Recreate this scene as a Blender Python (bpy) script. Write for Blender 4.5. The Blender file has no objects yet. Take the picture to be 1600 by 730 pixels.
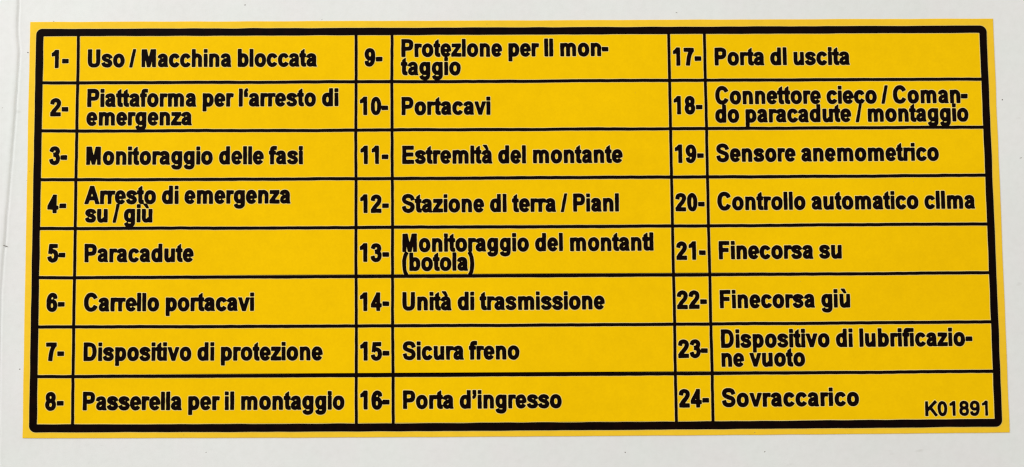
import bpy, bmesh, math
import numpy as np
from mathutils import Matrix, Vector, noise

# ------------------------------------------------------------------ camera, world, lamps, exposure
# Label coordinates: millimetres, x to the right, y down, origin at the inner top left corner of
# the printed frame.  World: metres, the panel lies in the plane y = 0 and faces -y.
MM = 0.001
def P(x, y, h=0.0):
    "point on the panel at label position (x, y) mm, h mm proud of it"
    return Vector(((x - 70) * MM, -h * MM, (30 - y) * MM))

scene = bpy.context.scene
cam_data = bpy.data.cameras.new('camera')
cam_data.sensor_width = 36
cam_data.lens = 33.75
cam_data.clip_start = 0.005
cam_data.clip_end = 20
cam = bpy.data.objects.new('camera', cam_data)
scene.collection.objects.link(cam)
CR = np.array([[0.999961, 0.00586, -0.006576], [-0.005485, 0.998436, 0.055631], [0.006891, -0.055593, 0.99843]])
CP = P(68.5387, 37.7045, 141.6461)
right = Vector((CR[0][0], CR[0][2], -CR[0][1]))
down = Vector((CR[1][0], CR[1][2], -CR[1][1]))
fwd = Vector((CR[2][0], CR[2][2], -CR[2][1]))
cam.matrix_world = Matrix(((right.x, -down.x, -fwd.x, CP.x), (right.y, -down.y, -fwd.y, CP.y),
                           (right.z, -down.z, -fwd.z, CP.z), (0, 0, 0, 1)))
cam_data.dof.use_dof = False
scene.camera = cam
scene.cycles.filter_width = 1.3

world = bpy.data.worlds.new('World')
scene.world = world
world.use_nodes = True
bg = world.node_tree.nodes['Background']
bg.inputs['Color'].default_value = (1.0, 0.99, 0.955, 1)
bg.inputs['Strength'].default_value = 0.58

def area(name, loc, target, size, size_y, power, color):
    d = bpy.data.lights.new(name, 'AREA')
    d.shape = 'RECTANGLE'; d.size = size; d.size_y = size_y
    d.energy = power; d.color = color
    o = bpy.data.objects.new(name, d)
    scene.collection.objects.link(o)
    o.location = loc
    o.rotation_euler = (Vector(target) - Vector(loc)).to_track_quat('-Z', 'Y').to_euler()
    return o
area('window_light', (-0.39, -0.35, 0.33), (0, 0, 0), 0.33, 0.33, 2.48, (0.985, 0.995, 1.0))
area('ceiling_lamp', (0.75, -0.8, 0.7), (0, 0, 0), 0.35, 0.35, 2.2, (1.0, 0.93, 0.82))

scene.view_settings.view_transform = 'Standard'
scene.view_settings.look = 'None'
scene.view_settings.exposure = 0.0
scene.view_settings.gamma = 1.0
scene.view_settings.use_curve_mapping = False

# ------------------------------------------------------------------ materials
def mat(name):
    m = bpy.data.materials.new(name)
    m.use_nodes = True
    nt = m.node_tree
    return m, nt, nt.nodes, nt.links, nt.nodes['Principled BSDF']
def obj_noise(nt, scale, detail=3.0, rough=0.55, stretch=None):
    tc = nt.nodes.new('ShaderNodeTexCoord')
    n = nt.nodes.new('ShaderNodeTexNoise')
    n.inputs['Scale'].default_value = scale
    n.inputs['Detail'].default_value = detail
    n.inputs['Roughness'].default_value = rough
    if stretch:
        mp = nt.nodes.new('ShaderNodeMapping')
        mp.inputs['Scale'].default_value = stretch
        nt.links.new(tc.outputs['Object'], mp.inputs['Vector'])
        nt.links.new(mp.outputs['Vector'], n.inputs['Vector'])
    else:
        nt.links.new(tc.outputs['Object'], n.inputs['Vector'])
    return n
def ramp(nt, src, stops):
    r = nt.nodes.new('ShaderNodeValToRGB')
    e = r.color_ramp.elements
    while len(e) < len(stops): e.new(0.5)
    for k, (pos, col) in enumerate(stops):
        e[k].position = pos; e[k].color = (*col, 1)
    nt.links.new(src, r.inputs['Fac'])
    return r
def mix(nt, a, b, fac, mode='MULTIPLY'):
    m = nt.nodes.new('ShaderNodeMix'); m.data_type = 'RGBA'; m.blend_type = mode
    m.inputs['Factor'].default_value = fac
    nt.links.new(a, m.inputs[6]); nt.links.new(b, m.inputs[7])
    return m.outputs[2]
def bump(nt, src, dist, strength=1.0, prev=None):
    b = nt.nodes.new('ShaderNodeBump')
    b.inputs['Distance'].default_value = dist
    b.inputs['Strength'].default_value = strength
    nt.links.new(src, b.inputs['Height'])
    if prev: nt.links.new(prev, b.inputs['Normal'])
    return b.outputs['Normal']

def paint_material():
    m, nt, N, L, bs = mat('white_paint')
    big = obj_noise(nt, 22, 5, 0.6)
    fine = obj_noise(nt, 900, 4, 0.65)
    c1 = ramp(nt, big.outputs['Fac'], [(0.25, (0.735, 0.735, 0.72)), (0.5, (0.775, 0.775, 0.765)), (0.75, (0.80, 0.80, 0.79))])
    c2 = ramp(nt, fine.outputs['Fac'], [(0.3, (0.955, 0.955, 0.95)), (0.6, (1, 1, 1))])
    col = mix(nt, c1.outputs['Color'], c2.outputs['Color'], 0.8)
    tn = obj_noise(nt, 130, 2, 0.5)
    c4 = ramp(nt, tn.outputs['Fac'], [(0.35, (0.985, 1, 0.985)), (0.65, (1, 0.985, 0.985))])
    col = mix(nt, col, c4.outputs['Color'], 1.0)
    sm = obj_noise(nt, 260, 2, 0.5, (1, 1, 2.2))          # sparse faint rubbed grey marks
    c3 = ramp(nt, sm.outputs['Fac'], [(0.22, (0.80, 0.79, 0.77)), (0.30, (1, 1, 1))])
    col = mix(nt, col, c3.outputs['Color'], 0.6)
    L.new(col, bs.inputs['Base Color'])
    bs.inputs['Roughness'].default_value = 0.55
    bs.inputs['Specular IOR Level'].default_value = 0.35
    n = bump(nt, fine.outputs['Fac'], 0.00004, 0.5)
    n = bump(nt, big.outputs['Fac'], 0.0006, 0.5, n)
    L.new(n, bs.inputs['Normal'])
    return m
def film_material(name, base, var):
    m, nt, N, L, bs = mat(name)
    a = obj_noise(nt, 420, 3, 0.6)
    b = obj_noise(nt, 35, 3, 0.5)
    lo = tuple(c * (1 - var) for c in base); hi = tuple(min(c * (1 + var), 1) for c in base)
    c1 = ramp(nt, a.outputs['Fac'], [(0.3, lo), (0.7, hi)])
    c2 = ramp(nt, b.outputs['Fac'], [(0.3, (0.95, 0.925, 0.9)), (0.7, (1, 1, 1))])
    g = obj_noise(nt, 2600, 3, 0.7)
    c5 = ramp(nt, g.outputs['Fac'], [(0.3, (0.95, 0.94, 0.9)), (0.7, (1.0, 1.0, 1.0))])
    col = mix(nt, c1.outputs['Color'], c2.outputs['Color'], 1.0)
    L.new(mix(nt, col, c5.outputs['Color'], 1.0), bs.inputs['Base Color'])
    bs.inputs['Roughness'].default_value = 0.42
    bs.inputs['Specular IOR Level'].default_value = 0.03
    n = bump(nt, a.outputs['Fac'], 0.00002, 0.4)
    n = bump(nt, b.outputs['Fac'], 0.0002, 0.35, n)
    L.new(n, bs.inputs['Normal'])
    return m
def ink_material():
    m, nt, N, L, bs = mat('black_ink')
    a = obj_noise(nt, 900, 2, 0.6)
    c = ramp(nt, a.outputs['Fac'], [(0.3, (0.0022, 0.0006, 0.0004)), (0.7, (0.0060, 0.0014, 0.0006))])
    L.new(c.outputs['Color'], bs.inputs['Base Color'])
    bs.inputs['Roughness'].default_value = 0.5
    bs.inputs['Specular IOR Level'].default_value = 0.03
    return m
def plain(name, col, rough=0.6):
    m, nt, N, L, bs = mat(name)
    a = obj_noise(nt, 3000, 2)
    c = ramp(nt, a.outputs['Fac'], [(0.3, tuple(v * 0.8 for v in col)), (0.7, col)])
    L.new(c.outputs['Color'], bs.inputs['Base Color'])
    bs.inputs['Roughness'].default_value = rough
    return m
PAINT = paint_material()
FILM = film_material('yellow_film', (0.93, 0.59, 0.030), 0.03)
FACE = film_material('yellow_print', (0.93, 0.572, 0.0004), 0.025)
PALE = film_material('halo_yellow', (0.95, 0.76, 0.24), 0.02)  # lighter yellow for the sharpening halo painted round all black ink
INK = ink_material()
DIRT = plain('dirt', (0.16, 0.13, 0.11), 0.9)

# ------------------------------------------------------------------ how the soft film was stretched when it was stuck on
WC = np.array([[0.0033, 0.05447], [0.00945, 0.02627], [0.14076, 0.05337], [0.02946, 0.02237], [-0.0044, -0.09029],
               [0.00489, -0.02065], [0.01244, -0.07143], [-0.03024, 0.01261], [0.00745, 0.0134], [0.00159, -0.02497]])
def stretch(X):
    X = np.asarray(X, float)
    u = X[:, 0] / 70 - 1; v = X[:, 1] / 30 - 1
    B = np.c_[np.ones(len(u)), u, v, u * v, u * u, v * v, u * u * v, u * v * v, u ** 3, v ** 3]
    return X + B @ WC

def link(name, me, m, parent=None):
    me.name = name
    o = bpy.data.objects.new(name, me)
    scene.collection.objects.link(o)
    if m: me.materials.append(m)
    if parent: o.parent = parent
    return o
def mesh_from(verts2, h, faces):
    "verts2: label positions (mm), h: height per vertex"
    W = stretch(verts2)
    me = bpy.data.meshes.new('part')
    me.from_pydata([P(a, b, c) for (a, b), c in zip(W, h)], [], faces)
    me.update()
    return me

def fill(loops, h0, h1, name, m, parent):
    """solid plate bounded by closed loops (outer ones and holes, label mm), from h0 to h1"""
    cu = bpy.data.curves.new('tmp', 'CURVE')
    cu.dimensions = '2D'; cu.fill_mode = 'BOTH'; cu.extrude = 0.5
    for lp in loops:
        s = cu.splines.new('POLY')
        s.points.add(len(lp) - 1)
        co = np.zeros((len(lp), 4)); co[:, 0] = lp[:, 0]; co[:, 1] = -lp[:, 1]; co[:, 3] = 1
        s.points.foreach_set('co', co.ravel())
        s.use_cyclic_u = True
    ob = bpy.data.objects.new('tmp', cu)
    scene.collection.objects.link(ob)
    dg = bpy.context.evaluated_depsgraph_get()
    me = bpy.data.meshes.new_from_object(ob.evaluated_get(dg))
    bpy.data.objects.remove(ob); bpy.data.curves.remove(cu)
    n = len(me.vertices)
    co = np.zeros(n * 3); me.vertices.foreach_get('co', co); co = co.reshape(-1, 3)
    W = stretch(np.c_[co[:, 0], -co[:, 1]])
    h = np.where(co[:, 2] > 0, h1, h0)
    out = np.c_[(W[:, 0] - 70) * MM, -h * MM, (30 - W[:, 1]) * MM]
    me.vertices.foreach_set('co', out.ravel())
    bm = bmesh.new(); bm.from_mesh(me)
    bmesh.ops.remove_doubles(bm, verts=bm.verts, dist=1e-7)
    bmesh.ops.recalc_face_normals(bm, faces=bm.faces)
    bm.to_mesh(me); bm.free()
    me.materials.clear()
    for poly in me.polygons: poly.use_smooth = False
    return link(name, me, m, parent)

# ------------------------------------------------------------------ the painted panel behind
def crease_x(y):
    ys = [-40, -5.5, -2.6, 0.3, 2.4, 5.1, 11.8, 17.6, 23.3, 28.9, 32.7, 37.4, 42.1, 47.7, 63.4, 110]
    xs = [-3.6, -3.85, -3.88, -3.82, -3.55, -3.65, -3.94, -4.28, -4.62, -4.95, -5.2, -5.41, -5.45, -5.42, -5.2, -5.0]
    return float(np.interp(y, ys, xs))
def build_panel():
    xs = np.r_[-900, -500, -250, np.arange(-110, -14, 8), np.arange(-14, -2.2, 0.14), -2.0, -1, 0, np.arange(4, 260, 8), 400, 650, 1000]
    ys = np.r_[-800, -400, -200, np.arange(-70, -8, 8), np.arange(-8, 67, 0.6), np.arange(68, 140, 8), 250, 450, 850]
    V = []; F = []
    for y in ys:
        cxx = crease_x(y) + 0.10 * noise.noise(Vector((0, y * 0.35, 3)))
        wob = noise.noise(Vector((5, y * 0.12, 1)))
        for x in xs:
            d = x - cxx
            step = 0.16 / (1 + math.exp(min(max(d / 0.30, -30), 30)))
            lip = (0.05 + 0.03 * wob) * math.exp(-((d + 0.5) / 0.5) ** 2)
            cut = -(0.13 + 0.05 * wob) * math.exp(-(d / 0.14) ** 2)
            h = step + lip + cut
            # short side crack near the left edge
            e = y - 31.25 - 0.1 * math.sin(x * 3)
            if x < cxx + 0.1: h -= 0.10 * math.exp(-(e / 0.35) ** 2)
            V.append(P(x, y, h))
    nx = len(xs)
    for j in range(len(ys) - 1):
        for i in range(nx - 1):
            a = j * nx + i
            F.append((a, a + nx, a + nx + 1, a + 1))
    n0 = len(V)
    # thickness: rim and back
    for (x, y) in ((xs[0], ys[0]), (xs[-1], ys[0]), (xs[-1], ys[-1]), (xs[0], ys[-1])): V.append(P(x, y, -4))
    F.append((n0, n0 + 1, n0 + 2, n0 + 3))
    me = bpy.data.meshes.new('wall_panel')
    me.from_pydata(V, [], F); me.update()
    for p_ in me.polygons: p_.use_smooth = True
    o = link('wall', me, PAINT)
    o['kind'] = 'structure'
    return o
wall = build_panel()

# ------------------------------------------------------------------ dirt specks on the paint (too small to count)
rng = np.random.default_rng(7)
def build_specks():
    spots = [(-2.39, 2.45, .17, .13), (29.82, -4.61, .15, .10), (1.36, -2.25, .16, .05), (-2.52, 49.28, .17, .14),
             (142.9, 10.2, .13, .13), (145.37, 18.97, .30, .06), (94.36, -3.19, .22, .06), (85.87, 61.92, .12, .10),
             (106.28, 61.97, .13, .10), (24.78, 61.5, .16, .05), (41.3, -2.35, .08, .06), (-5.0, 31.25, .30, .05),
             (-5.9, 10.77, .25, .06), (-2.1, 21.55, .09, .06)]
    V = []; F = []
    for (x, y, a, b) in spots:
        n0 = len(V); k = 9; t = rng.uniform(-.6, .6)
        for i in range(k):
            an = 2 * math.pi * i / k; r = rng.uniform(.55, 1.1)
            a_ = a * 1.35; b_ = b * 1.35; dx = a_ * r * math.cos(an); dy = b_ * r * math.sin(an)
            V.append(P(x + dx * math.cos(t) - dy * math.sin(t), y + dx * math.sin(t) + dy * math.cos(t), -0.02 if x > -3.9 else 0.1))
        V.append(P(x, y, 0.035 if x > -3.9 else 0.19))
        for i in range(k): F.append((n0 + i, n0 + k, n0 + (i + 1) % k))
    me = bpy.data.meshes.new('dirt_specks'); me.from_pydata(V, [], F); me.update()
    for p_ in me.polygons: p_.use_smooth = True
    o = link('dirt_specks', me, DIRT, wall); o['kind'] = 'stuff'
build_specks()

# ------------------------------------------------------------------ the adhesive label
label = bpy.data.objects.new('adhesive_label', None)
scene.collection.objects.link(label)
label.empty_display_size = 0.01
label['label'] = 'yellow adhesive label with black ruled table of numbered Italian terms, stuck on white panel'
label['category'] = 'label'

H_FILM, H_FACE, H_INK = 0.110, 0.126, 0.170

def build_film():
    "vinyl sheet: grid with a rounded cut edge, corners barely rounded"
    nx, ny = 96, 40
    x0, x1, y0, y1 = -2.0, 142.08, -2.1, 59.45
    xs = np.r_[x0, x0 + .03, x0 + .10, np.linspace(x0 + .4, x1 - .4, nx), x1 - .10, x1 - .03, x1]
    ys = np.r_[y0, y0 + .03, y0 + .10, np.linspace(y0 + .4, y1 - .4, ny), y1 - .10, y1 - .03, y1]
    V = []; Hh = []; F = []
    for y in ys:
        for x in xs:
            e = min(x - x0, x1 - x, y - y0, y1 - y)
            h = H_FILM - 0.03 * max(0, 1 - e / 0.10) ** 2
            wx = 0.05 * noise.noise(Vector((x * .2, y * .25, 9))); wy = 0.04 * noise.noise(Vector((x * .25, y * .2, 4)))
            f = 1 if e < 0.2 else 0
            V.append((x + wx * f, y + wy * f)); Hh.append(h)
    n1, n2 = len(xs), len(ys)
    for j in range(n2 - 1):
        for i in range(n1 - 1):
            a = j * n1 + i; F.append((a, a + n1, a + n1 + 1, a + 1))
    ring = [i for i in range(n1)] + [j * n1 + n1 - 1 for j in range(1, n2)] + \
           [(n2 - 1) * n1 + i for i in range(n1 - 2, -1, -1)] + [j * n1 for j in range(n2 - 2, 0, -1)]
    b0 = len(V)
    for r in ring: V.append(V[r]); Hh.append(-0.02)
    k = len(ring)
    for i in range(k):
        a, b = ring[i], ring[(i + 1) % k]
        F.append((a, b, b0 + (i + 1) % k, b0 + i))
    me = mesh_from(V, Hh, F)
    return link('film', me, FILM, label)
build_film()

COLS = [0.0, 5.236, 46.517, 51.87, 93.251, 98.598, 140.0]
ROWS = [0.0, 7.09, 14.32, 21.551, 28.781, 36.012, 43.242, 50.472, 57.48]

def wobble(pts, amp, seed, freq=0.35):
    return np.array([(x + amp * noise.noise(Vector((x * freq, y * freq, seed))),
                      y + amp * noise.noise(Vector((x * freq, y * freq, seed + 31.7)))) for x, y in pts])
def seg(a, b, step=0.5):
    n = max(2, int(math.hypot(b[0] - a[0], b[1] - a[1]) / step))
    return [(a[0] + (b[0] - a[0]) * i / n, a[1] + (b[1] - a[1]) * i / n) for i in range(n)]
def rect_loop(x0, y0, x1, y1, r=0.0):
    pts = []
    cs = [(x0, y0, 180), (x1, y0, 270), (x1, y1, 0), (x0, y1, 90)]
    arcs = []
    for (cx, cy, a0) in cs:
        if r == 0: arcs.append([(cx, cy)])
        else:
            ox = cx + (r if cx == x0 else -r); oy = cy + (r if cy == y0 else -r)
            arcs.append([(ox + r * math.cos(math.radians(a0 + 90 * k / 8)), oy + r * math.sin(math.radians(a0 + 90 * k / 8))) for k in range(9)])
    for k in range(4):
        pts += arcs[k][:-1]
        pts += seg(arcs[k][-1], arcs[(k + 1) % 4][0])
    return np.array(pts)

# printed yellow ground of the table, inside the frame, then the black frame, then the rules
fill([rect_loop(-0.5, -0.5, 140.5, 57.98)], H_FILM - .05, H_FACE, 'table_ground', FACE, label)
fr = fill([wobble(rect_loop(-1.04, -1.03, 141.0, 58.58, 0.95), 0.05, 1.0), wobble(rect_loop(0.07, 0.08, 139.92, 57.42, 0.06), 0.05, 2.0)],
     H_FILM - .05, H_INK + .012, 'frame', INK, label)
fill([wobble(rect_loop(-1.11, -1.10, 141.08, 58.66, 1.0), 0.05, 1.0), wobble(rect_loop(0.15, 0.16, 139.84, 57.34, 0.06), 0.05, 2.0)],
     H_FILM - .05, H_FACE + .014, 'pale_halo', PALE, fr)  # bright halo of the frame, painted in, not a printed layer

def rule(a, b, w, h, seed):
    n = int(math.hypot(b[0] - a[0], b[1] - a[1]) / 0.25)
    horizontal = abs(b[0] - a[0]) > abs(b[1] - a[1])
    s1 = []; s2 = []
    for i in range(n + 1):
        t = i / n; x = a[0] + (b[0] - a[0]) * t; y = a[1] + (b[1] - a[1]) * t; u = (x if horizontal else y)
        off = 0.055 * noise.noise(Vector((u * .11, seed, 0))) + 0.02 * noise.noise(Vector((u * .9, seed, 5)))
        w1 = w / 2 * (1 + .10 * noise.noise(Vector((u * .7, seed, 11))))
        w2 = w / 2 * (1 + .10 * noise.noise(Vector((u * .7, seed, 17))))
        if horizontal: s1.append((x, y + off - w1)); s2.append((x, y + off + w2))
        else: s1.append((x + off - w1, y)); s2.append((x + off + w2, y))
    o = fill([np.array(s1 + s2[::-1])], H_FILM, h, 'rule', INK, label)
    d = np.array([0, .07]) if horizontal else np.array([.07, 0])
    q1 = np.array(s1) - d; q2 = np.array(s2[::-1]) + d
    fill([np.r_[q1, q2]], H_FILM, H_FACE + (.018 if horizontal else .016), 'pale_halo', PALE, o)
for k in range(1, 8):
    rule((-0.3, ROWS[k]), (140.3, ROWS[k]), 0.475, H_INK + .004, 10.3 + k * 3.1)
for k in range(1, 6):
    rule((COLS[k], -0.3), (COLS[k], 57.7), 0.44, H_INK + .008, 50.3 + k * 3.7)

# ------------------------------------------------------------------ lettering: narrow bold grotesque drawn from strokes
def cat(pts, n=7):
    "smooth curve through points"
    p_ = [pts[0]] + list(pts) + [pts[-1]]
    out = []
    for i in range(1, len(p_) - 2):
        a, b, c, d = (np.array(q, float) for q in p_[i - 1:i + 3])
        for k in range(n):
            t = k / n
            out.append(0.5 * (2 * b + (c - a) * t + (2 * a - 5 * b + 4 * c - d) * t * t + (3 * b - a - 3 * c + d) * t ** 3))
    out.append(np.array(pts[-1], float))
    return [tuple(q) for q in out]
def arc(cx, cy, rx, ry, a0=0, a1=360, sq=2.25):
    n = max(6, int(abs(a1 - a0) / 11)); o = []
    for i in range(n + 1):
        t = math.radians(a0 + (a1 - a0) * i / n); c, s = math.cos(t), math.sin(t)
        o.append((cx + rx * math.copysign(abs(c) ** (2 / sq), c), cy + ry * math.copysign(abs(s) ** (2 / sq), s)))
    return o
S = lambda pts, w=1.0: ('s', pts, w)        # stroke with flat ends
G = lambda *pts: ('p', list(pts), 0)        # filled polygon
def box(x0, y0, x1, y1): return G((x0, y0), (x1, y0), (x1, y1), (x0, y1))
A_ = [S(cat([(100, 372), (135, 440), (255, 474), (370, 448), (412, 370), (413, 250)]), .92), G((342, 320), (484, 320), (484, 120), (492, 50), (522, 0), (375, 0), (342, 110)),
      S(cat([(415, 300), (330, 285), (225, 262), (140, 220), (107, 150), (125, 80), (200, 48), (300, 66), (380, 120), (415, 190)]), .86)]
U_ = [S([(136, 519), (136, 240)] + cat([(136, 240), (143, 130), (185, 62), (265, 50), (350, 75), (410, 140)])[1:], .97), box(406, 0, 543, 519)]
SIX = [S(arc(285, 225, 163, 178)), S(cat([(452, 530), (430, 620), (345, 664), (240, 652), (160, 570), (120, 430), (118, 300), (122, 200)]))]
GL = {
 'a': (556, A_), 'à': (556, A_ + [G((95, 742), (248, 742), (335, 588), (238, 588))]),
 'b': (611, [box(66, 0, 204, 716), S(arc(321, 259, 174, 205))]),
 'c': (556, [S(arc(300, 259, 188, 211, 33, 327))]),
 'd': (611, [box(408, 0, 546, 716), S(arc(290, 259, 174, 205))]),
 'e': (556, [S(arc(281, 259, 180, 211, -6, 322), .95), S([(110, 250), (455, 250)], .64)]),
 'f': (333, [S([(152, 0), (152, 560)] + cat([(152, 560), (175, 640), (240, 664), (368, 660)])[1:], .97), box(16, 410, 312, 519)]),
 'g': (611, [S([(477, 519), (477, 20)] + cat([(477, 20), (460, -85), (390, -140), (270, -150), (160, -128), (112, -58)])[1:], .95), S(arc(290, 269, 174, 197))]),
 'h': (611, [box(68, 0, 206, 716), S(cat([(140, 330), (200, 430), (300, 468), (400, 448), (458, 385), (471, 290)]) + [(471, 0)], .95)]),
 'i': (278, [box(70, 0, 208, 517), box(70, 604, 208, 716)]),
 'ı': (278, [box(70, 0, 208, 716)]),
 'ȷ': (278, [box(70, 0, 208, 521), box(70, 598, 208, 716)]),
 'l': (278, [box(70, 0, 208, 716)]),
 'm': (889, [box(62, 0, 198, 519), S(cat([(140, 340), (190, 430), (280, 468), (370, 455), (430, 390), (443, 290)]) + [(443, 0)], .95),
             S(cat([(445, 330), (495, 430), (590, 468), (690, 450), (748, 385), (759, 290)]) + [(759, 0)], .95)]),
 'n': (611, [box(68, 0, 205, 519), S(cat([(140, 330), (200, 430), (300, 468), (400, 448), (458, 385), (471, 290)]) + [(471, 0)], .95)]),
 'o': (611, [S(arc(305, 259, 193, 211))]),
 'p': (611, [box(66, -200, 204, 519), S(arc(321, 259, 174, 205))]),
 'r': (389, [box(66, 0, 203, 519), S(cat([(140, 330), (185, 425), (270, 462), (385, 452)]), .95)]),
 's': (556, [S(cat([(462, 372), (415, 440), (285, 473), (155, 450), (102, 385), (145, 318), (280, 272), (405, 228), (452, 150), (400, 72), (275, 46), (140, 72), (84, 152)]), .93)]),
 't': (333, [G((90, 619), (229, 705), (229, 400), (90, 400)), S([(160, 470), (160, 140)] + cat([(160, 140), (172, 78), (220, 55), (308, 60)])[1:], .98), box(18, 408, 304, 519)]),
 'u': (611, U_), 'ù': (611, U_ + [G((130, 742), (283, 742), (370, 588), (273, 588))]),
 'v': (556, [G((8, 519), (155, 519), (279, 165), (402, 519), (548, 519), (347, 0), (211, 0))]),
 'z': (500, [G((16, 0), (486, 0), (486, 118), (208, 118), (468, 415), (468, 519), (37, 519), (37, 402), (285, 402), (16, 104))]),
 'A': (722, [G((2, 0), (156, 0), (388, 600), (361, 716), (279, 716)), G((720, 0), (564, 0), (334, 600), (361, 716), (443, 716)), box(170, 160, 550, 275)]),
 'C': (722, [S(arc(375, 358, 255, 310, 31, 329), 1.03)]),
 'D': (722, [box(73, 0, 217, 716), S([(145, 656), (320, 656)] + cat([(320, 656), (470, 632), (565, 530), (598, 358), (565, 186), (470, 84), (320, 60)])[1:] + [(145, 60)])]),
 'E': (667, [box(73, 0, 217, 716), box(73, 0, 622, 120), box(73, 310, 585, 428), box(73, 596, 606, 716)]),
 'F': (611, [box(74, 0, 218, 716), box(74, 596, 566, 716), box(74, 305, 515, 425)]),
 'K': (667, [box(80, 0, 130, 716), S([(115, 225), (590, 720)]), S([(290, 440), (615, 0)])]),
 'M': (833, [box(73, 0, 205, 716), box(628, 0, 760, 716), G((168, 716), (289, 716), (480, 0), (353, 0)), G((665, 716), (544, 716), (353, 0), (480, 0))]),
 'P': (667, [box(73, 0, 217, 716), S([(145, 656), (370, 656)] + cat([(370, 656), (480, 640), (545, 580), (553, 495), (538, 410), (480, 348), (370, 328)])[1:] + [(145, 328)])]),
 'S': (667, [S(cat([(562, 515), (500, 625), (335, 670), (175, 635), (115, 540), (160, 440), (335, 372), (500, 315), (556, 210), (500, 95), (340, 46), (165, 90), (103, 220)]))]),
 'U': (722, [S([(145, 716), (145, 290)] + cat([(145, 290), (165, 130), (250, 62), (361, 48), (472, 62), (557, 130), (577, 290)])[1:] + [(577, 716)])]),
 '0': (556, [S(arc(277, 354, 165, 305), .97)]),
 '1': (556, [G((78, 492), (78, 600), (170, 650), (250, 730), (390, 730), (390, 0), (250, 0), (250, 560), (180, 512))]),
 '2': (556, [S(cat([(98, 505), (135, 615), (275, 662), (405, 620), (442, 520), (400, 410), (300, 305), (180, 190), (105, 70)])), box(28, 0, 512, 126)]),
 '3': (556, [S(cat([(103, 540), (155, 635), (275, 662), (390, 630), (430, 540), (385, 440), (250, 392)])), S(cat([(250, 392), (400, 345), (446, 235), (400, 100), (270, 46), (140, 88), (92, 195)]))]),
 '4': (556, [box(305, 0, 440, 720), G((28, 150), (28, 272), (318, 720), (405, 720), (405, 560), (155, 262)), box(28, 148, 526, 265)]),
 '5': (556, [box(120, 592, 490, 712), G((112, 712), (235, 712), (205, 400), (62, 345)), S(cat([(120, 365), (190, 425), (300, 432), (410, 375), (446, 240), (400, 100), (270, 46), (140, 88), (92, 190)]))]),
 '6': (556, SIX),
 '7': (556, [box(42, 592, 512, 712), S(cat([(455, 650), (345, 500), (270, 300), (225, 0)]))]),
 '8': (556, [S(arc(278, 518, 148, 144)), S(arc(278, 212, 168, 162))]),
 '9': (556, [(k, [(556 - x, 710 - y) for x, y in pts], w) for k, pts, w in SIX]),
 '-': (333, [box(28, 205, 305, 345)]),
 '/': (278, [G((-2, -10), (98, -10), (282, 728), (182, 728))]),
 '(': (333, [S(cat([(250, 735), (150, 560), (118, 260), (150, -40), (250, -212)]), .9)]),
 ')': (333, [S(cat([(83, 735), (183, 560), (215, 260), (183, -40), (83, -212)]), .9)]),
 '‘': (278, [G((68, 405), (202, 405), (202, 540), (148, 560), (165, 630), (215, 665), (188, 730), (110, 690), (68, 600))]),
 '’': (278, [G((210, 723), (76, 723), (76, 588), (130, 568), (113, 498), (63, 463), (90, 398), (168, 438), (210, 528))]),
 ' ': (278, []),
}

GRID = 0.03      # mm between field samples
BOLD = dict(kx=.00285, ky=.00352, hw=.215, grow=.101)
WIDE = dict(kx=.00302, ky=.00352, hw=.220, grow=.103)
THIN = dict(kx=.00293, ky=.00286, hw=.158, grow=.076)

def glyph_polys(ch, st):
    kx, ky, hw = st['kx'], st['ky'], st['hw']
    res = []
    for kind, pts, w in GL[ch][1]:
        q = np.array([(x * kx, y * ky) for x, y in pts])
        if kind == 'p':
            if ch == '1' and st is THIN: q = np.array([(x * kx, y * ky) for x, y in ((118, 512), (118, 590), (200, 640), (270, 712), (362, 712), (362, 0), (268, 0), (268, 570), (195, 524))])
            if ch == 'K' : q[:, 0] = np.where(q[:, 0] > 100 * kx, 80 * kx + 2 * hw, q[:, 0])
            res.append(q); continue
        h = hw * w
        keep = [0] + [i for i in range(1, len(q)) if np.hypot(*(q[i] - q[i - 1])) > 1e-4]
        q = q[keep]
        closed = len(q) > 3 and np.hypot(*(q[0] - q[-1])) < 1e-3
        if closed: q = q[:-1]
        n = len(q)
        # each segment becomes a quad, mitred against its neighbours: convex pieces, union by min()
        nr = []
        for i in range(n):
            a = q[i - 1] if (closed or i > 0) else None
            b = q[(i + 1) % n] if (closed or i < n - 1) else None
            d1 = (q[i] - a) / np.hypot(*(q[i] - a)) if a is not None else None
            d2 = (b - q[i]) / np.hypot(*(b - q[i])) if b is not None else None
            if d1 is None: d = d2; s = 1
            elif d2 is None: d = d1; s = 1
            else:
                d = d1 + d2; d = d / max(np.hypot(*d), 1e-6); s = 1 / max(float(np.dot(d, d1)), .7)
            nr.append(np.array([-d[1], d[0]]) * h * s)
        for i in range(n if closed else n - 1):
            j = (i + 1) % n
            res.append(np.array([q[i] + nr[i], q[j] + nr[j], q[j] - nr[j], q[i] - nr[i]]))
    return res

def poly_sdf(poly, X, Y):
    d2 = np.full(X.shape, 1e9); inside = np.zeros(X.shape, bool)
    n = len(poly)
    for i in range(n):
        ax, ay = poly[i]; bx, by = poly[(i + 1) % n]
        ex, ey = bx - ax, by - ay
        L2 = ex * ex + ey * ey
        if L2 < 1e-12: continue
        wx, wy = X - ax, Y - ay
        t = np.clip((wx * ex + wy * ey) / L2, 0, 1)
        d2 = np.minimum(d2, (wx - ex * t) ** 2 + (wy - ey * t) ** 2)
        c = ((ay > Y) != (by > Y))
        if by != ay: inside ^= c & (X < ex * (Y - ay) / (by - ay) + ax)
    d = np.sqrt(d2)
    return np.where(inside, -d, d)

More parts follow.
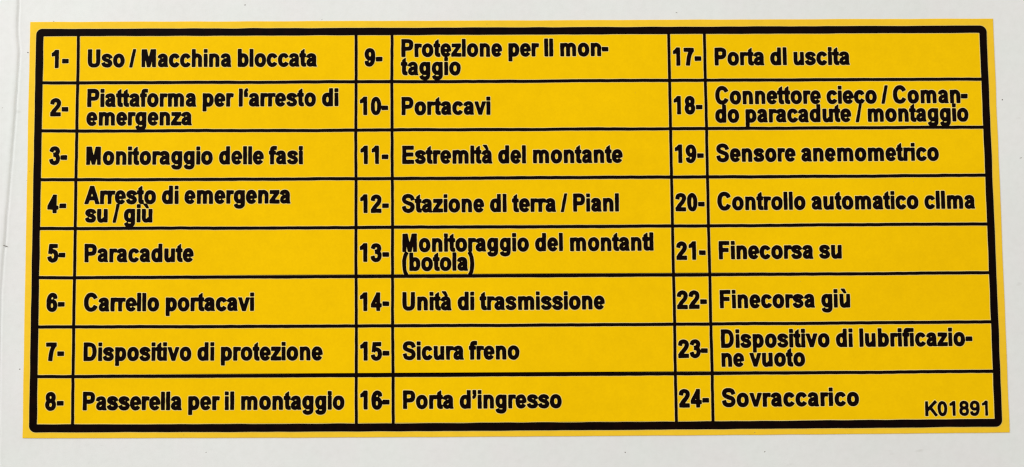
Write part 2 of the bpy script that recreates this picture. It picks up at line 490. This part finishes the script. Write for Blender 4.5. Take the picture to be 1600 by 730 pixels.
CACHE = {}
def glyph_field(ch, st):
    key = (ch, st['kx'])
    if key not in CACHE:
        w = GL[ch][0] * st['kx']
        nx = int((w + 0.9) / GRID); ny = int(4.1 / GRID)
        X, Y = np.meshgrid(-0.45 + GRID * np.arange(nx), -1.05 + GRID * np.arange(ny))
        f = np.full(X.shape, 9.0)
        polys = glyph_polys(ch, st)
        for q in polys: f = np.minimum(f, poly_sdf(q, X, Y))
        xs = np.concatenate([q[:, 0] for q in polys])
        CACHE[key] = (f, xs.min() - st['grow'], xs.max() + st['grow'])
    return CACHE[key]

def contours(f, level=0.0):
    "marching squares: closed loops (column, row) where f crosses level"
    g = f - level
    g[g == 0] = 1e-6
    ins = g < 0
    ny, nx = f.shape
    c = (ins[:-1, :-1] * 1 + ins[:-1, 1:] * 2 + ins[1:, 1:] * 4 + ins[1:, :-1] * 8)
    jj, ii = np.nonzero((c > 0) & (c < 15))
    nxt = {}
    # edges: 0 bottom (row j), 1 right, 2 top (row j+1), 3 left ; each directed with the inside on the left
    T = {1: [(0, 3)], 2: [(1, 0)], 3: [(1, 3)], 4: [(2, 1)], 5: [(0, 3), (2, 1)], 6: [(2, 0)], 7: [(2, 3)],
         8: [(3, 2)], 9: [(0, 2)], 10: [(1, 0), (3, 2)], 11: [(1, 2)], 12: [(3, 1)], 13: [(0, 1)], 14: [(3, 0)]}
    def eid(j, i, e):
        if e == 0: return (0, j, i)
        if e == 2: return (0, j + 1, i)
        if e == 3: return (1, j, i)
        return (1, j, i + 1)
    for j, i in zip(jj.tolist(), ii.tolist()):
        for a, b in T[int(c[j, i])]: nxt[eid(j, i, a)] = eid(j, i, b)
    loops = []
    while nxt:
        s, cur = nxt.popitem(); lp = [s]
        while cur != s:
            lp.append(cur); cur = nxt.pop(cur)
        pts = []
        for k, j, i in lp:
            if k == 0: a, b = g[j, i], g[j, i + 1]; pts.append((i + a / (a - b), j))
            else: a, b = g[j, i], g[j + 1, i]; pts.append((i, j + a / (a - b)))
        loops.append(np.array(pts, float))
    return loops

def simplify(lp, tol=0.10):
    n = len(lp)
    if n < 10: return lp
    far = int(np.argmax(((lp - lp[0]) ** 2).sum(1)))
    keep = {0, far}
    ext = np.vstack([lp, lp[:1]])
    st = [(0, far), (far, n)]
    while st:
        a, b = st.pop()
        if b - a < 2: continue
        A = ext[a]; d = ext[b] - A; L = math.hypot(*d) or 1e-9
        q = ext[a + 1:b] - A
        dist = abs(q[:, 0] * d[1] - q[:, 1] * d[0]) / L
        k = int(np.argmax(dist))
        if dist[k] > tol:
            m_ = a + 1 + k; keep.add(m_); st += [(a, m_), (m_, b)]
    return lp[sorted(keep)]

def smooth_noise(nx, ny, cell, seed):
    r = np.random.default_rng(seed)
    cx, cy = int(nx / cell) + 3, int(ny / cell) + 3
    g = r.uniform(-1, 1, (cy, cx))
    xs = np.arange(nx) / cell; ys = np.arange(ny) / cell
    x0 = xs.astype(int); y0 = ys.astype(int); fx = xs - x0; fy = ys - y0
    fx = fx * fx * (3 - 2 * fx); fy = (fy * fy * (3 - 2 * fy))[:, None]
    a = g[y0][:, x0] * (1 - fx) + g[y0][:, x0 + 1] * fx
    b = g[y0 + 1][:, x0] * (1 - fx) + g[y0 + 1][:, x0 + 1] * fx
    return a * (1 - fy) + b * fy

HALO = 0.085  # mm by which the painted sharpening halo overhangs the letters
def pale_halo(loops, h, parent):
    "pale camera-sharpening halo round the ink, painted as a thin plate of lighter yellow"
    fill(loops, H_FILM, h, 'pale_halo', PALE, parent)

def text_line(text, x0, x1, ybase, h, name, seed, st=BOLD):
    "ink of one printed line whose marks run from x0 to x1 and stand on ybase (label mm)"
    adv = []
    for ch in text:
        w = GL[ch][0]
        adv.append(w * .00287 if st is THIN else w * .003257 - .149)
    pos = np.r_[0, np.cumsum(adv)]
    off = [(adv[i] - GL[c_][0] * st['kx']) / 2 for i, c_ in enumerate(text)]
    f0 = glyph_field(text[0], st); f1 = glyph_field(text[-1], st)
    left = off[0] + f0[1]; rightp = pos[-2] + off[-1] + f1[2]
    track = ((x1 - x0) - (rightp - left)) / max(1, len(text) - 1)
    start = x0 - left
    nx = int((x1 - x0 + 1.6) / GRID); ny = int(4.1 / GRID) + 2
    F = np.full((ny, nx), 9.0)
    for i, c_ in enumerate(text):
        if c_ == ' ': continue
        f, _, _ = glyph_field(c_, st)
        gx = int(round((start + pos[i] + off[i] + track * i - 0.45 - (x0 - 0.8)) / GRID))
        a = max(gx, 0); b = min(gx + f.shape[1], nx)
        F[:f.shape[0], a:b] = np.minimum(F[:f.shape[0], a:b], f[:, a - gx:b - gx])
    F += 0.016 * smooth_noise(nx, ny, 12, seed) + 0.018 * smooth_noise(nx, ny, 27, seed + 1)
    # ink creeping round corners: light blur
    for _ in range(2):
        F[:, 1:-1] = (F[:, :-2] + 2 * F[:, 1:-1] + F[:, 2:]) / 4
        F[1:-1] = (F[:-2] + 2 * F[1:-1] + F[2:]) / 4
    def level(v, tol=0.10):
        loops = []
        for lp in contours(F.copy(), v):
            x, y = lp[:, 0], lp[:, 1]
            area_ = abs(np.dot(x, np.roll(y, 1)) - np.dot(y, np.roll(x, 1))) / 2
            if area_ < 3: continue
            lp = simplify(lp, tol)
            if len(lp) < 3: continue
            loops.append(np.c_[x0 - 0.8 + lp[:, 0] * GRID, ybase - (-1.05 + lp[:, 1] * GRID)])
        return loops
    o = fill(level(st['grow']), H_FILM, h, name, INK, label)
    o['label'] = 'black printed text "%s"' % text.replace('ı', 'i').replace('ȷ', 'i')
    pale_halo(level(st['grow'] + HALO, 0.2), H_FACE + .021 + (.001 if h > H_INK else 0), o)
    return o

LINES = [
    ('n', '1-', 1.31, 3.88, 4.89),
    ('n', '2-', 1.24, 3.92, 12.12),
    ('n', '3-', 1.22, 3.87, 19.33),
    ('n', '4-', 1.1, 3.84, 26.5),
    ('n', '5-', 1.21, 3.83, 33.76),
    ('n', '6-', 1.21, 3.88, 41.0),
    ('n', '7-', 1.25, 3.89, 48.21),
    ('n', '8-', 1.22, 3.9, 55.43),
    ('t', 'Uso / Macchina bloccata', 6.7, 40.72, 4.79),
    ('t', 'Piattaforma per l‘arresto di', 6.71, 43.92, 10.74),
    ('s', 'emergenza', 6.63, 22.25, 13.53),
    ('t', 'Monitoraggio delle fasi', 6.7, 38.65, 19.37),
    ('t', 'Arresto di emergenza', 6.5, 36.87, 25.2),
    ('s', 'su / giù', 6.64, 16.56, 27.92),
    ('t', 'Paracadute', 6.65, 22.68, 33.77),
    ('t', 'Carrello portacavi', 6.68, 31.57, 40.99),
    ('t', 'Dispositivo di protezione', 6.72, 41.61, 48.23),
    ('t', 'Passerella per il montaggio', 6.69, 44.8, 55.4),
    ('n', '9-', 47.82, 50.49, 4.76),
    ('n', '10-', 47.1, 51.33, 12.07),
    ('n', '11-', 47.18, 51.31, 19.39),
    ('n', '12-', 47.12, 51.38, 26.63),
    ('n', '13-', 47.07, 51.39, 33.84),
    ('n', '14-', 47.06, 51.36, 41.06),
    ('n', '15-', 47.09, 51.36, 48.29),
    ('n', '16-', 47.07, 51.36, 55.4),
    ('t', 'Protezione per il mon-', 53.29, 84.22, 3.39),
    ('s', 'taggio', 53.19, 62.15, 6.15),
    ('t', 'Portacavi', 53.28, 66.49, 12.11),
    ('t', 'Estremità del montante', 53.36, 86.06, 19.39),
    ('t', 'Stazione di terra / Piani', 53.27, 85.39, 26.61),
    ('t', 'Monitoraggio dei montanti', 53.33, 90.39, 32.42),
    ('s', '(botola)', 53.31, 63.89, 35.22),
    ('t', 'Unità di trasmissione', 53.31, 83.06, 41.01),
    ('t', 'Sicura freno', 53.31, 70.42, 48.24),
    ('t', 'Porta d’ingresso', 53.32, 76.52, 55.36),
    ('n', '17-', 93.82, 98.08, 4.86),
    ('n', '18-', 93.78, 98.08, 12.16),
    ('n', '19-', 93.81, 98.11, 19.43),
    ('n', '20-', 93.73, 98.07, 26.63),
    ('n', '21-', 93.7, 98.07, 33.81),
    ('n', '22-', 93.67, 98.1, 41.02),
    ('n', '23-', 93.69, 98.06, 48.19),
    ('n', '24-', 93.67, 98.09, 55.41),
    ('t', 'Porta di uscita', 100.05, 120.31, 4.86),
    ('t', 'Connettore cieco / Coman-', 100.0, 137.77, 10.71),
    ('s', 'do paracadute / montaggio', 99.96, 137.8, 13.46),
    ('t', 'Sensore anemometrico', 99.97, 133.12, 19.33),
    ('t', 'Controllo automatico clima', 99.97, 138.27, 26.51),
    ('t', 'Finecorsa su', 100.01, 118.21, 33.76),
    ('t', 'Finecorsa giù', 99.99, 119.22, 40.97),
    ('t', 'Dispositivo di lubrificazio-', 100.03, 137.07, 46.76),
    ('s', 'ne vuoto', 100.03, 112.33, 49.53),
    ('t', 'Sovraccarico', 99.97, 120.11, 55.36),
    ('k', 'K01891', 129.74, 138.99, 56.94),
]
CLOSED = {'Protezione per il mon-': 'Protezıone per ıl mon-', 'Estremità del montante': 'Estremıtà del montante',
          'Stazione di terra / Piani': 'Stazione dı terra / Pianı', 'Monitoraggio dei montanti': 'Monȷtoraggio deı montantı',
          'Porta di uscita': 'Porta dı uscȷta', 'Porta d’ingresso': 'Porta d’ȷngresso', 'Controllo automatico clima': 'Controllo automatico clıma',
          'Passerella per il montaggio': 'Passerella per il montaggȷo', 'Monitoraggio delle fasi': 'Monitoraggȷo delle fasȷ'}
for k, (kind, text, x0, x1, yb) in enumerate(LINES):
    t = CLOSED.get(text, text)
    if kind == 'k': text_line(t, x0, x1, yb - .07, H_INK, 'code', 900, THIN)
    elif kind == 'n': text_line(t, x0, x1, yb - .09, H_INK, 'row_number', 100 + 7 * k)
    else: text_line(t, x0, x1, yb - .095, H_INK + (.002 if kind == 's' else 0), 'text_line', 100 + 7 * k, WIDE if text == 'Sovraccarico' else BOLD)

# ------------------------------------------------------------------ a hair of dirt and a few specks on the film
V = []; F = []
for (x, y, a, b, t) in [(53.95, 14.52, .20, .035, -.5), (7.0, 1.1, .05, .04, 0), (36.2, 29.6, .07, .03, .4), (60.4, 45.6, .06, .04, 0), (88.1, 8.9, .05, .04, 0),
                        (112.0, 37.1, .06, .04, 0), (76.3, 51.9, .07, .03, .8), (129.2, 22.4, .05, .04, 0), (-1.6, 20.3, .07, .05, .3), (66.1, -1.55, .10, .04, .1),
                        (21.4, 59.0, .09, .04, .1), (104.7, 59.1, .08, .05, .2), (24.0, 36.7, .05, .03, 0)]:
    n0 = len(V)
    sx, sy = stretch([(x, y)])[0]
    for i in range(7):
        an = 2 * math.pi * i / 7; r = rng.uniform(.6, 1.1)
        dx = a * r * math.cos(an); dy = b * r * math.sin(an)
        V.append(P(sx + dx * math.cos(t) - dy * math.sin(t), sy + dx * math.sin(t) + dy * math.cos(t), H_FILM))
    V.append(P(sx, sy, H_FACE + .03))
    for i in range(7): F.append((n0 + i, n0 + 7, n0 + (i + 1) % 7))
me = bpy.data.meshes.new('dirt_specks'); me.from_pydata(V, [], F); me.update()
o = link('dirt_specks', me, DIRT, label); o['kind'] = 'stuff'
